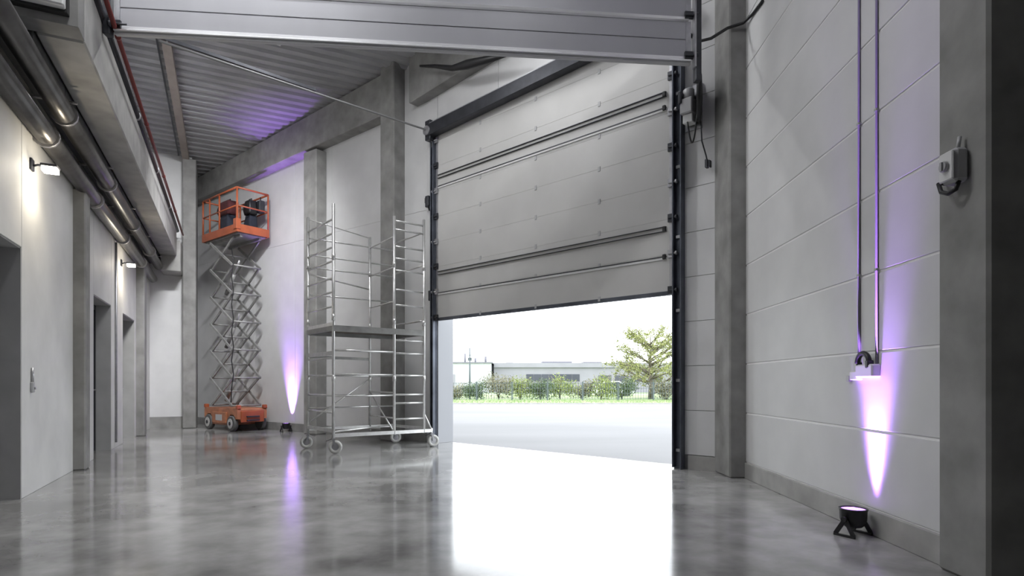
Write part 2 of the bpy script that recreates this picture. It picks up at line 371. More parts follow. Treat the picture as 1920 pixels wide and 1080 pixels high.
for z, dbl in ((2.905, 0), (3.29, 1), (4.96, 0), (5.15, 1)):
    if dbl:
        s_ = MB().box(GP, .05, GATE_W-.1, .04, .07, z-.034, z-.026).box(GP, .05, GATE_W-.1, .04, .07, z+.026, z+.034).build('strut', M_dark, gate)
        MB().box(GP, .05, GATE_W-.1, .04, .046, z-.026, z+.026).build('strut_web', M_leaf_in, s_)
    else:
        s_ = MB().box(GP, .05, GATE_W-.1, .04, .062, z-.004, z+.010).build('strut', M_dark, gate)
        MB().box(GP, .05, GATE_W-.1, .04, .056, z-.034, z-.004).build('strut_web', M_plate, s_)
    MB().box(GP, GATE_W-.15, GATE_W-.10, .05, .085, z-.035, z+.035).build('end_cap', M_black, s_, bevel=.008)
MB().box(GP, 0, GATE_W-.02, -.02, .045, ZB-.055, ZB+.002).build('bottom_seal', M_track, gate, bevel=.006)
# guide tracks: folded steel angle with lips
for a, sg, nm in ((-.03, -1, 'guide_track'), (GATE_W, 1, 'guide_track')):
    w1 = .085 if sg < 0 else .15
    mb = MB().box(GP, min(a, a+sg*w1), max(a, a+sg*w1), .0, .03, 0, 6.1)
    mb.box(GP, min(a+sg*.01, a+sg*.03), max(a+sg*.01, a+sg*.03), .03, .11, 0.02, 6.1).box(GP, min(a+sg*w1, a+sg*(w1-.02)), max(a+sg*w1, a+sg*(w1-.02)), .03, .12, 0, 6.1)
    tr = mb.build(nm, M_track, gate, bevel=.003)
    for zz in (.25, 1.2, 2.15, 3.15, 4.1, 5.1): MB().box(GP, a+sg*w1*.5-.03, a+sg*w1*.5+.03, .03, .06, zz-.02, zz+.02).build('bracket', M_galv, tr)
# spring shaft housing over the opening
P = [GP(a, d, z) for a, zb, zt in ((-.05, 5.93, 6.15), (5.1, 6.08, 6.28)) for z in (zb, zt) for d in (.06, .22)]
hd = MB().add(P, [(0, 1, 3, 2), (4, 6, 7, 5), (0, 4, 5, 1), (2, 3, 7, 6), (0, 2, 6, 4), (1, 5, 7, 3)]).build('header_housing', M_dark, gate, bevel=.006)
MB().bar(GP(-.05, .15, 6.165), GP(5.1, .15, 6.295), .1, .02).build('top_flange', M_galv, hd)
MB().box(GP, -.17, -.02, .02, .2, 5.86, 6.24).build('bearing_plate', M_dark, hd, bevel=.01)
MB().disc(GP(-.09, .22, 6.03), Gn, .09, .04, 18).build('cable_drum', M_galv, hd)
# horizontal guide rail running from the gate head into the hall
rail = MB()
RD = vec(-.75, -.66).normalized()
def hr(d): return GP(-.10, 0, 0) + RD*d + vec(0, 0, 6.06-.004*d)
pts = [GP(-.10, .08, 5.75), GP(-.10, .10, 5.95), GP(-.10, .2, 6.05)] + [hr(d) for d in (.5, 1.5, 2.5, 3.6, 4.7)]
MB().tube(pts, .018, 8).build('horizontal_rail', M_rail, gate)
MB().bar(hr(2.4)+vec(0, 0, .05), hr(4.7)+vec(0, 0, .06), .045, .045).build('rail_stiffener', M_dark, gate)
for d in (4.6,): MB().tube([hr(d), hr(d)+vec(0, 0, 1.55)], .010, 6).build('rail_hanger', M_galv, gate)

# ---- gate operator and chain hoist right of the gate
op = empty('gate_operator', GP(5.28, 0, 4.8), 'gate operator motor with black chain wheel high beside the gate track', 'motor')
MB().box(GP, 5.12, 5.36, .0, .03, 4.55, 5.15).build('mounting_plate', M_galv, op, bevel=.004)
MB().box(GP, 5.14, 5.31, .03, .22, 4.72, 4.92).tube([GP(5.22, .12, 4.92), GP(5.22, .12, 5.06)], .075, 14).build('motor_body', M_boxgrey, op, bevel=.012)
MB().box(GP, 5.16, 5.30, .05, .18, 4.60, 4.72).build('terminal_box', M_plate, op, bevel=.01)
MB().box(GP, 5.12, 5.17, .16, .24, 4.86, 5.02).build('gear_cover', M_dark, op, bevel=.01)
MB().disc(GP(5.41, .22, 4.84), (.96, -.28, 0), .30, .06, 28, .012).build('chain_wheel', M_black, op)
ch = []
for k in range(13):
    u = k/12; ch.append(GP(5.24+.14*u, .2, 4.6-.34*math.sin(math.pi*u)+.1*u))
MB().tube(ch, .012, 8).build('cable_loop', M_black, op)
MB().tube([GP(5.42, .2, 4.62), GP(5.43, .18, 4.3), GP(5.46, .12, 4.12), GP(5.47, .1, 4.02)], .009, 6).build('hand_chain', M_dark, op)
MB().box(GP, 5.44, 5.475, .06, .12, 3.97, 4.08).box(GP, 5.49, 5.51, .06, .12, 3.97, 4.06).build('chain_grip', M_dark, op, bevel=.005)
# ---- limit switch boxes left of the gate
for (a, z, w_, h_, lb) in ((-.22, 4.72, .10, .22, 'dark control box beside the gate track above the scaffold'), (-.15, 2.87, .05, .20, 'small dark catch low beside the gate track at the scaffold end')):
    o = empty('control_box' if w_ > .06 else 'safety_catch', GP(a, 0, z), lb, 'control' if w_ > .06 else 'catch')
    MB().box(GP, a-w_/2, a+w_/2, .0, .12, z-h_/2, z+h_/2).build('housing', M_dark, o, bevel=.012)
    MB().box(GP, a-w_, a-w_/2, .02, .08, z-.01, z+.09).build('side_box', M_black, o)
    MB().tube([GP(a, .06, z-h_/2), GP(a+.02, .06, z-h_/2-.06)], .014, 8).build('cable_gland', M_black, o)
    MB().box(GP, a+w_/2, a+w_/2+.06, .01, .05, z-.03, z+.03).build('arm', M_galv, o)

# ================================================================== RAISED DOOR HANGING ACROSS THE HALL
LA = vec(-4.27, 6.30); LB = vec(2.10, 6.90); le = (LB-LA).normalized(); ln = vec(le.y, -le.x)   # ln faces the camera side
LW = (LB-LA).length
def FP(a, d, z): return LA + le*a + ln*d + vec(0, 0, z)
d2 = empty('door_2', FP(LW/2, 0, 4.93), 'raised silver grey sectional door hanging across the hall overhead', None, None, 'structure')
zs = [4.99, 5.46, 5.94, 6.42]
for i in range(3):
    z0, z1 = zs[i], zs[i+1]; zm = (z0+z1)/2 - .03
    p = MB().box(FP, .03, LW-.03, -.04, 0, z0+.003, zm-.006).box(FP, .03, LW-.03, -.04, -.008, zm-.008, zm+.008).box(FP, .03, LW-.03, -.04, 0, zm+.006, z1-.05).build('section_panel', M_leaf2, d2, bevel=.003)
    # bright rounded edge profile on the section joint
    P = [FP(a, d, z) for a in (.03, LW-.03) for d, z in ((-.04, z1-.052), (.0, z1-.052), (.022, z1-.04), (.026, z1-.012), (.012, z1-.002), (-.04, z1-.002))]
    MB().add(P, [(0, 1, 2, 3, 4, 5), (11, 10, 9, 8, 7, 6)] + [(j, 6+j, 6+(j+1) % 6, (j+1) % 6) for j in range(6)]).build('edge_profile', M_alu, p)
    for a in (.03, LW-.03):
        MB().box(FP, a-.03, a+.03, 0, .014, z0+.01, z1-.06).build('end_plate', M_galv, p)
        MB().box(FP, a-.05, a+.05, .01, .04, z0-.03, z0+.05).tube([FP(a-.06, .05, z0), FP(a+.12, .05, z0)], .011, 8).disc(FP(a+(.08 if a > 1 else -.05), .05, z0), le, .03, .03, 12).build('roller_hinge', M_dark, p)
MB().box(FP, .0, LW, -.05, .015, 4.962, 4.992).box(FP, .0, LW, -.05, .03, 4.935, 4.955).build('bottom_rail', M_alu, d2, bevel=.004)
MB().box(FP, .0, LW, -.045, .01, 4.905, 4.937).build('bottom_seal', M_boxgrey, d2, bevel=.006)
MB().box(FP, LW+.04, LW+.11, -.03, .06, 4.70, 7.9).build('side_track', M_dark, d2, bevel=.004)
MB().box(FP, LW+.02, LW+.04, .0, .08, 4.85, 7.9).build('track_lip', M_galv, d2)
MB().box(FP, -.09, -.02, -.03, .06, 4.88, 8.1).build('side_track', M_dark, d2, bevel=.004)

# ================================================================== LEFT PIPES AND DUCTS
def run(name, r, z, rad, m, label, cat, l0=6.2, l1=17.3, n=14, clips=True, group=None):
    o = empty(name, LP(l0, r, z), label, cat, group)
    MB().tube([LP(l0, r, z), LP(l1, r, z)], rad, n).build('pipe_run', m, o)
    if clips:
        l = l0+.8
        while l < l1-.2:
            MB().tube([LP(l-.02, r, z), LP(l+.02, r, z)], rad*1.25, n).build('pipe_clamp', M_galv if rad > .03 else m, o); l += 2.4
    return o
run('sprinkler_pipe', -1.13, 4.97, .024, M_red, 'dark red sprinkler pipe running beside the concrete girder', 'pipe', 6.9, 17.2)
run('black_pipe', -1.26, 5.066, .05, M_dark, 'black insulated pipe lying on the girder edge', 'pipe', 6.9, 17.2)
run('conduit', -1.17, 5.10, .018, M_galv, 'thin galvanised conduit between the black and red pipes', 'conduit', 6.9, 17.2, 8)
run('heating_pipe', -1.79, 3.80, .10, M_pipe, 'dull grey clad heating pipe low along the top of the wall', 'pipe', 4.6, 17.2)
run('heating_pipe', -1.63, 4.06, .10, M_pipe, 'dull grey clad heating pipe higher and closer to the girder', 'pipe', 4.6, 16.8)
tr = empty('cable_tray', LP(4.6, -1.78, 4.2), 'dark metal cable tray between the heating pipes and the girder', 'cable tray')
MB().box(LP, 4.6, 17.2, -1.87, -1.66, 4.175, 4.19).box(LP, 4.6, 17.2, -1.87, -1.85, 4.19, 4.255).box(LP, 4.6, 17.2, -1.68, -1.66, 4.19, 4.255).build('tray', M_dark, tr)
for i in range(4): MB().tube([LP(4.6, -1.83+.045*i, 4.21), LP(17.2, -1.83+.045*i, 4.21)], .018, 6).build('cable', M_black, tr)
for i in range(6): MB().box(LP, 5.6+2.1*i, 5.64+2.1*i, -1.9, -1.5, 4.16, 4.175).build('bracket', M_galv, tr)
ad_ = empty('air_duct', LP(6.7, -1.76, 4.4), 'long dark sheet metal duct wedged between the wall and the girder', 'duct')
for i in range(9):
    MB().box(LP, 6.71+1.18*i, 7.88+1.18*i, -1.895, -1.64, 4.27, 4.62).build('duct_section', M_conc_d, ad_, bevel=.008)
# white duct box end over the near end of the girder
vd = empty('ventilation_duct', LP(6.2, -1.6, 4.45), 'white duct end with black gasket in front of the girder', 'duct')
DX = lambda r, l, z: LP(l, r, z)
MB().box(DX, -1.895, -1.245, 6.45, 6.69, 4.36, 5.6).build('collar', M_conc, vd, bevel=.004)
MB().box(DX, -1.895, -1.31, 6.38, 6.45, 4.43, 5.6).build('gasket', M_rubber, vd, bevel=.004)
MB().box(DX, -1.895, -1.325, 6.30, 6.40, 4.455, 5.6).build('duct_end', M_plate, vd, bevel=.012)

# ---- wall lamps over the doorways
def wall_lamp(l, z, label, power):
    o = empty('wall_lamp', LP(l, -1.9, z), label, 'lamp', 'wall lamps over the doorways')
    MB().box(LP, l-.05, l+.05, -1.9, -1.88, z-.03, z+.09).build('back_plate', M_dark, o, bevel=.004)
    MB().tube([LP(l, -1.88, z+.02), LP(l, -1.84, z+.035), LP(l, -1.78, z+.03)], .012, 8).build('arm', M_dark, o)
    MB().box(LP, l-.07, l+.07, -1.81, -1.66, z+.02, z+.045).build('lamp_head', M_dark, o, bevel=.006)
    MB().box(LP, l-.06, l+.06, -1.80, -1.67, z-.03, z+.02).build('diffuser', M_lamp, o, bevel=.004)
    sp = bpy.data.lights.new('wall_lamp_light', 'SPOT'); sp.energy = power; sp.spot_size = math.radians(150); sp.spot_blend = 1.0; sp.color = (1, .88, .68); sp.shadow_soft_size = .05
    pl = bpy.data.lights.new('wall_lamp_glow', 'POINT'); pl.energy = power*.5; pl.color = (1, .88, .68); pl.shadow_soft_size = .06
    p_ = bpy.data.objects.new('wall_lamp_glow', pl); C.objects.link(p_); p_.parent = o; p_.location = LP(l, -1.5, z-.01) - Vector(o['_org'])
    s_ = bpy.data.objects.new('wall_lamp_light', sp); C.objects.link(s_); s_.parent = o
    s_.location = LP(l, -1.62, z-.07) - Vector(o['_org'])
    s_.rotation_euler = (Rd*-.15 + vec(0, 0, -1)).to_track_quat('-Z', 'Y').to_euler()
wall_lamp(7.72, 3.42, 'lit wall lamp over the nearest deep doorway', 17)
wall_lamp(13.25, 3.42, 'lit wall lamp over the far doorway', 17)
# vertical conduits on the passage wall
for l in (12.62,):
    o = MB().tube([LP(l, -1.88, .1), LP(l, -1.88, 3.7)], .018, 8).build('conduit', M_galv); tag(o, 'thin vertical conduit between the two far doorways', 'conduit')
sw = empty('key_switch', LP(7.72, -1.9, 1.15), 'small grey key switch on the wall beside the nearest doorway', 'switch')
MB().box(LP, 7.69, 7.75, -1.9, -1.87, 1.06, 1.17).build('housing', M_boxgrey, sw, bevel=.008)
MB().tube([LP(7.72, -1.885, 1.17), LP(7.72, -1.885, 1.32)], .012, 8).build('stub_conduit', M_steel, sw)
MB().disc(LP(7.72, -1.865, 1.11), Rd, .015, .015, 12).build('key_barrel', M_steel, sw)

# ================================================================== RIGHT WALL FITTINGS
cz = empty('cable_drop', RP(4.53, 0, 1.3), 'pair of thin conduits dropping to the white socket box', 'conduit')
for y in (4.65, 4.41): 
    MB().tube([RP(y, .014, 1.3), RP(y, .014, 8.1)], .0105, 8).build('conduit', M_cond, cz)
    for z in (2.0, 3.2, 4.4, 5.6): MB().box(RP, y-.015, y+.015, .004, .027, z, z+.02).build('clip', M_boxgrey, cz)
sb = empty('socket_box', RP(4.53, 0, 1.24), 'white socket box glowing in the purple beam on the panelled wall', 'socket')
MB().box(RP, 4.37, 4.60, .004, .075, 1.20, 1.30).build('housing', M_plate, sb, bevel=.01)
MB().box(RP, 4.61, 4.72, .004, .055, 1.18, 1.25).build('side_box', M_plate, sb, bevel=.008)
MB().ring(RP(4.51, .06, 1.31), (1, 0, 0), .075, .02, 14, 8, (0, math.pi)).build('plug_cable', M_black, sb)
MB().box(RP, 4.415, 4.455, .03, .08, 1.27, 1.33).build('plug', M_black, sb, bevel=.006)
MB().box(RP, 4.57, 4.60, .03, .07, 1.28, 1.32).build('plug', M_black, sb, bevel=.006)
MB().box(RP, 4.77, 4.82, .004, .03, 1.17, 1.22).build('outlet', M_boxgrey, sb, bevel=.005)

iso = empty('isolator_switch', vec(2.655, 3.47, 2.44), 'grey isolator box with black cable on the broad pillar', 'switch')
IX = lambda y, d, z: vec(2.655-d, y, z)
MB().box(IX, 3.40, 3.52, 0, .085, 2.33, 2.53).build('housing', M_boxgrey, iso, bevel=.018)
MB().box(IX, 3.405, 3.515, .085, .1, 2.345, 2.515).build('cover', M_plate, iso, bevel=.006)
MB().disc(IX(3.46, .11, 2.43), (1, 0, 0), .032, .02, 20, .004).box(IX, 3.452, 3.468, .115, .13, 2.405, 2.455).build('rotary_knob', M_boxgrey, iso, bevel=0)
MB().tube([IX(3.44, .04, 2.53), IX(3.44, .03, 2.60)], .011, 8).build('conduit_stub', M_boxgrey, iso)
MB().tube([IX(3.42, .05, 2.335), IX(3.43, .06, 2.29), IX(3.47, .075, 2.275), IX(3.52, .08, 2.30), IX(3.555, .07, 2.36), IX(3.57, .03, 2.37), IX(3.575, .0, 2.37)], .013, 8).build('cable', M_black, iso)

# draped cable at the column head
cb = MB().tube([vec(2.08, 6.9, 5.28), vec(2.2, 6.98, 5.22), vec(2.4, 7.08, 5.32), vec(2.62, 7.14, 5.48), vec(2.8, 7.1, 5.52), RP(6.9, .02, 5.50), RP(6.6, .02, 5.46)], .018, 8).build('hanging_cable', M_black)
tag(cb, 'black cable sagging from the raised door track to the panelled wall', 'cable')
# dark sagging duct under the roof over the gate
dk = MB().tube([GP(.0, .45, 7.15), GP(.45, .45, 6.98), GP(.9, .45, 6.78), GP(1.3, .45, 6.70), GP(1.8, .45, 6.60), GP(2.3, .45, 6.50)], [.02, .035, .05, .08, .06, .02], 10).build('dark_hose', M_black)
tag(dk, 'dark hose slung under the roof beam above the gate', 'hose')

# ================================================================== UPLIGHTS
def par(loc, label, tilt, power, size, yaw, off, throw):
    o = empty('floor_uplight', loc, label, 'light', 'purple floor uplights')
    o.rotation_euler = (0, 0, 0)
    B = Vector(loc)
    def Q(x, y, z): return B + vec(math.cos(yaw)*x - math.sin(yaw)*y, math.sin(yaw)*x + math.cos(yaw)*y, z)
    MB().lathe(B+vec(0, 0, .0), [(.0, .065), (.06, .065), (.075, .08), (.092, .12), (.095, .19), (.1, .195), (.1, .205), (.088, .205), (.086, .192), (0, .192)], 24).build('can', M_black, o)
    MB().disc(B+vec(0, 0, .194), (0, 0, 1), .085, .004, 24).build('led_face', M_led, o)
    for k in range(7):
        th = k*2*math.pi/6; rr = .0 if k == 6 else .05
        MB().disc(B+vec(rr*math.cos(th), rr*math.sin(th), .198), (0, 0, 1), .017, .006, 10).build('lens', M_led, o)
    for sx in (-1, 1):                                      # double yoke bracket used as feet
        MB().bar(Q(sx*.104, 0, .13), Q(sx*.112, .07, .012), .012, .03).build('foot', M_black, o)
        MB().bar(Q(sx*.104, 0, .13), Q(sx*.112, -.07, .012), .012, .03).build('foot', M_black, o)
        MB().bar(Q(sx*.112, -.08, .008), Q(sx*.112, .08, .008), .02, .016).build('skid', M_black, o)
        MB().disc(Q(sx*.112, 0, .13), Q(1, 0, 0)-B, .02, .03, 12).build('yoke_knob', M_black, o)
    for pw_, sz_, tl_ in ((power, size, tilt), (throw[0], throw[1], throw[2])):
        sp = bpy.data.lights.new('uplight_beam', 'SPOT'); sp.energy = pw_; sp.spot_size = math.radians(sz_); sp.spot_blend = .9; sp.color = (.44, .21, 1.0); sp.shadow_soft_size = .05
        s_ = bpy.data.objects.new('uplight_beam', sp); C.objects.link(s_); s_.parent = o
        s_.location = (off[0], off[1], .212); s_.rotation_euler = (vec(*tl_)).to_track_quat('-Z', 'Y').to_euler()
    return o
par((2.60, 4.47, 0), 'small black floor uplight at the foot of the panelled wall', (.07, -.02, 1), 95, 54, .5, (.065, -.03), (900, 36, (.03, -.015, 1)))
pw = WP(4.54, .17, 0)
par(tuple(pw), 'small black floor uplight between the scissor lift and the scaffold', tuple(-Wn*.10 + vec(0, 0, 1)), 1500, 40, .8, (-Wn.x*.05, -Wn.y*.05), (520, 24, tuple(-Wn*.06 + vec(0, 0, 1))))

# ================================================================== SCAFFOLD TOWER
A_, B_, Cc, F_ = vec(-3.65, 10.5), vec(-2.94, 9.66), vec(-1.60, 10.65), vec(-2.31, 11.49)
D_ = B_ + (Cc-B_)*.65; E_ = A_ + (F_-A_)*.70
sc = empty('scaffold_tower', (A_+B_+Cc+F_)/4, 'silver aluminium rolling scaffold tower beside the gate', 'scaffold')
def U(p, z): return vec(p.x, p.y, z)
for p, zt in ((A_, 4.13), (B_, 4.12), (Cc, 4.13), (F_, 4.1), (D_, 4.1), (E_, 3.95)):
    up = MB().tube([U(p, .26), U(p, zt)], .025, 10).build('upright', M_alu2, sc)
    for z in (1.2, 2.2, 3.2): MB().tube([U(p, z), U(p, z+.10)], .030, 10).build('joint_sleeve', M_alu2, up)
def rail_(p, q, z, r=.017, name='rung', m=M_alu2, z2=None): return MB().tube([U(p, z), U(q, z if z2 is None else z2)], r, 8).build(name, m, sc)
for z in (.68, .96, 1.29, 1.58, 2.43, 2.67, 2.90, 3.18, 3.41, 3.64, 3.87): rail_(A_, B_, z)
for z in (.53, .81, .96, 1.30, 1.69, 1.92, 2.54, 2.81, 3.15, 3.36, 3.57, 3.87, 4.02): rail_(D_, Cc, z)
for z in (1.3, 2.3, 3.3, 3.9): rail_(F_, Cc, z)
for z in (.72, .94, 1.30, 2.75, 3.24, 3.46, 3.76): rail_(A_, F_, z, .014, 'guard_rail')
rail_(A_, E_, 3.12, .014, 'guard_rail', M_alu2, 2.95); rail_(A_, E_, 4.10, .010, 'guard_rail', M_alu2, 3.93)
for z in (.55, 1.0, 2.6, 3.2, 3.74): rail_(E_, D_, z, .014)
rail_(B_, D_, 1.71, .02, 'guard_rail'); rail_(B_, D_, 1.31, .014, 'guard_rail'); rail_(B_, D_, .95, .014, 'guard_rail')
rail_(A_, E_, .45, .013, 'diagonal_brace', M_alu2, 1.25); rail_(B_, F_, .36, .016, 'diagonal_brace')
rail_(D_, E_, .3, .013, 'diagonal_brace', M_alu2, 1.0)
ext = Cc + (Cc-B_).normalized()*.16
MB().bar(U(B_, .30), U(ext, .30), .045, .06).build('base_beam', M_alu2, sc)
MB().bar(U(A_, .34), U(F_, .34), .04, .05).build('base_beam', M_alu2, sc)
MB().bar(U(A_, .38), U(B_, .38), .04, .06).build('base_beam', M_alu2, sc)
MB().bar(U(Cc, .34), U(F_, .34), .04, .05).build('base_beam', M_alu2, sc)
rail_(Cc, ext, .62, .014, 'diagonal_brace', M_alu2, .32)
for p, q, z, h in ((A_, B_, 2.12, .10), (A_, B_, 1.66, .07)):
    MB().bar(U(p, z), U(q, z), .025, h).build('toe_board', M_alu2, sc)
MB().bar(U(A_, 1.64), U(E_, 1.62), .02, .05).build('brace_board', M_arm, sc)
# work platform: frame, boards, toe boards
dk_ = MB().bar(U(B_, 2.07), U(Cc, 2.07), .05, .10).bar(U(A_, 2.07), U(F_, 2.07), .05, .10).bar(U(A_, 2.07), U(B_, 2.07), .05, .08).bar(U(F_, 2.07), U(Cc, 2.07), .05, .08).build('platform_frame', M_arm, sc)
n = 4
for i in range(n):
    a0, a1 = i/n+.008, (i+1)/n-.008
    c = [B_ + (A_-B_)*a0, Cc + (F_-Cc)*a0, Cc + (F_-Cc)*a1, B_ + (A_-B_)*a1]
    MB().poly([(p.x, p.y) for p in c], 2.085, 2.115).build('board', M_ply, dk_)
def castor(p, yaw):
    c = vec(p.x, p.y, 0); dx = vec(math.cos(yaw), math.sin(yaw)); ax = vec(-math.sin(yaw), math.cos(yaw))
    st = MB().tube([U(p, .245), U(p, .34)], .02, 10).build('castor_stem', M_alu2, sc)
    wc = c + dx*.03 + vec(0, 0, .112)
    for s_ in (-1, 1): MB().bar(c+ax*s_*.035+vec(0, 0, .24), wc+ax*s_*.035, .006, .035, dx).build('castor_fork', M_galv, st)
    MB().bar(c-ax*.04+vec(0, 0, .25), c+ax*.04+vec(0, 0, .25), .05, .012).build('castor_plate', M_galv, st)
    w_ = MB().ring(wc, ax, .082, .030, 22, 10).build('castor_tyre', M_hub, st)
    MB().disc(wc, ax, .06, .03, 18).build('castor_hub', M_galv, st)
    MB().bar(c+dx*-.02+vec(0, 0, .25), c+dx*-.12+vec(0, 0, .21), .03, .008).build('brake_pedal', M_dark, st)
castor(A_, 3.6); castor(B_, .25); castor(F_, .4); castor(ext, .5)

# ================================================================== SCISSOR LIFT
Pf = vec(-6.57, 14.0); su = vec(-.779, .627).normalized(); sw_ = vec(.627, .779).normalized()
LL, WWd = 1.85, .82
def SP(a, b_, z): return Pf + su*a + sw_*b_ + vec(0, 0, z)
li = empty('scissor_lift', SP(LL/2, WWd/2, 0), 'orange scissor lift with its platform raised high by the far wall', 'lift')
# chassis with sloped ends and wheel arches
prof = [(.05, .30), (.05, .52), (.12, .56), (LL-.12, .56), (LL-.05, .52), (LL-.05, .30), (LL-.16, .30), (LL-.16, .34), (LL-.25, .40), (LL-.40, .40), (LL-.48, .34), (LL-.48, .14), (.48, .14), (.48, .34), (.40, .40), (.25, .40), (.16, .34), (.16, .30)]
P = [SP(a, b_, z) for b_ in (.04, WWd-.04) for a, z in prof]; nP = len(prof)
MB().add(P, [tuple(range(nP)), tuple(range(nP, 2*nP))[::-1]] + [(i, (i+1) % nP, nP+(i+1) % nP, nP+i) for i in range(nP)]).build('chassis', M_orange_d, li)
for b0, b1 in ((.0, .045), (WWd-.045, WWd)):
    MB().box(SP, .56, LL-.56, b0, b1, .18, .46).build('tray_door', M_orange_d, li, bevel=.012)
    MB().box(SP, .75, LL-.75, b0-.004, b1+.004, .24, .40).build('panel_cover', M_boxgrey, li, bevel=.01)
MB().box(SP, .02, .06, .12, WWd-.12, .22, .50).build('ladder_plate', M_orange, li, bevel=.01)
for z in (.27, .36): MB().box(SP, -.015, .02, .25, WWd-.25, z-.015, z+.015).build('step', M_dark, li)
MB().box(SP, LL-.06, LL-.02, .12, WWd-.12, .22, .50).build('rear_plate', M_orange, li, bevel=.01)
for a in (.08, LL-.08):
    for b_ in (.08, WWd-.08): MB().box(SP, a-.05, a+.05, b_-.05, b_+.05, .54, .64).build('corner_block', M_orange, li, bevel=.015)
for a in (.32, LL-.32):
    for b_ in (.055, WWd-.055):
        wh = MB().disc(SP(a, b_, .19), sw_, .19, .12, 28, .02).build('wheel', M_tyre, li)
        MB().disc(SP(a, b_-.062 if b_ < .4 else b_+.062, .19), sw_, .12, .012, 24).build('wheel_rim', M_hub, wh)
        MB().disc(SP(a, b_-.07 if b_ < .4 else b_+.07, .19), sw_, .045, .02, 14).build('wheel_cap', M_dark, wh)
# scissor stack: 6 stages, two packs each with inner and outer arms
NS = 6; z0, z1 = .62, 4.74; hS = (z1-z0)/NS; aL, aR = .34, LL-.36
for k in range(NS):
    za, zb = z0+k*hS, z0+(k+1)*hS
    for b_, off in ((.07, .022), (WWd-.07, -.022)):
        MB().bar(SP(aL, b_-off, za), SP(aR, b_-off, zb), .03, .058).build('scissor_arm', M_arm, li)
        MB().bar(SP(aR, b_+off, za), SP(aL, b_+off, zb), .03, .058).build('scissor_arm', M_arm, li)
    for a, z in ((aL, za), (aR, za), ((aL+aR)/2, (za+zb)/2)):
        MB().tube([SP(a, .04, z), SP(a, WWd-.04, z)], .022, 10).build('pivot_tube', M_arm, li)
for k, (ka, kb) in enumerate(((0, 1.35), (2, 3.35), (4, 5.3))):
    p, q = SP(aR-.1, WWd/2, z0+(ka+.15)*hS), SP(aL+.35, WWd/2, z0+kb*hS)
    cy = MB().tube([p, p+(q-p)*.6], .05, 14).build('hydraulic_cylinder', M_arm, li)
    MB().tube([p+(q-p)*.58, q], .028, 12).build('piston_rod', M_steel, cy)
MB().tube([SP(aL+.05, .05, .7)] + [SP(aL+(.0 if i % 2 else -.10), .04, .7+i*.34) for i in range(1, 12)], .012, 6).build('hydraulic_hose', M_black, li)
# platform
MB().box(SP, .06, LL-.06, .06, WWd-.06, 4.78, 4.83).box(SP, .12, LL-.12, .14, .20, 4.72, 4.78).box(SP, .12, LL-.12, WWd-.2, WWd-.14, 4.72, 4.78).build('platform_deck', M_arm, li)
MB().box(SP, 0, LL, 0, .03, 4.80, 4.99).box(SP, 0, LL, WWd-.03, WWd, 4.80, 4.99).box(SP, 0, .03, .03, WWd-.03, 4.80, 4.99).box(SP, LL-.03, LL, .03, WWd-.03, 4.80, 4.99).build('toe_board', M_orange, li)
ZR = 5.86
for a, b_ in ((.02, .02), (LL-.02, .02), (.02, WWd-.02), (LL-.02, WWd-.02), (LL*.5, .02), (LL*.5, WWd-.02), (LL-.40, .02), (LL-.4, WWd-.02)):
    MB().tube([SP(a, b_, 4.99), SP(a, b_, ZR)], .022, 8).build('guard_post', M_orange, li)
for z, r in ((ZR, .024), (5.43, .018)):
    for p, q in (((.02, .02), (LL-.02, .02)), ((.02, WWd-.02), (LL-.02, WWd-.02)), ((.02, .02), (.02, WWd-.02)), ((LL-.02, .02), (LL-.02, WWd-.02))):
        MB().tube([SP(*p, z), SP(*q, z)], r, 8).build('guard_rail', M_orange, li)
MB().box(SP, .0, .05, .0, .05, 5.0, 5.5).box(SP, -.02, .14, -.02, .1, 4.86, 5.12).build('corner_gusset', M_orange, li, bevel=.01)
cbx = MB().box(SP, .10, .30, WWd-.2, WWd-.05, 5.42, 5.72).build('control_box', M_dark, li, bevel=.02)
MB().tube([SP(.2, WWd-.12, 5.72), SP(.2, WWd-.12, 5.82)], .014, 8).build('joystick', M_black, cbx)
# bags hung in the platform
def bag(a0, a1, b0, b1, z0_, z1_, m, label):
    o = empty('work_bag', SP((a0+a1)/2, (b0+b1)/2, z0_), label, 'bag', 'bags in the lift platform')
    me = bpy.data.meshes.new('body'); bm = bmesh.new(); bmesh.ops.create_cube(bm, size=1)
    bmesh.ops.subdivide_edges(bm, edges=bm.edges[:], cuts=4, use_grid_fill=True)
    og = Vector(o['_org'])
    for v in bm.verts:
        x, y, zz = v.co; bulge = 1+.18*(1-4*zz*zz); taper = 1-.14*(zz+.5)
        n_ = 1+.05*math.sin(9*x+5*y+7*zz)
        q = SP((a0+a1)/2+x*(a1-a0)*bulge*taper*.85*n_, (b0+b1)/2+y*(b1-b0)*bulge*taper*.85*n_, z0_+(zz+.5)*(z1_-z0_))
        v.co = q-og
    for f in bm.faces: f.smooth = True
    bmesh.ops.recalc_face_normals(bm, faces=bm.faces); bm.to_mesh(me); bm.free(); me.materials.append(m)
    b_ = bpy.data.objects.new('body', me); C.objects.link(b_); b_.parent = o; b_['_org'] = og
    ac, bc = (a0+a1)/2, (b0+b1)/2
    MB().tube([SP(ac-(a1-a0)*.25, bc, z1_-.01), SP(ac-(a1-a0)*.2, bc, z1_+.05), SP(ac+(a1-a0)*.2, bc, z1_+.05), SP(ac+(a1-a0)*.25, bc, z1_-.01)], .012, 8).build('handle', M_black, o)
bag(.62, 1.12, .08, .34, 4.835, 5.36, M_navy, 'black bag on the lift platform beneath the maroon one')
bag(.60, 1.25, .10, .36, 5.37, 5.72, M_maroon, 'maroon bag heaped highest on the lift platform')
bag(.20, .52, .42, .64, 4.835, 5.34, M_navy, 'dark upright bag on the lift platform by the front corner')
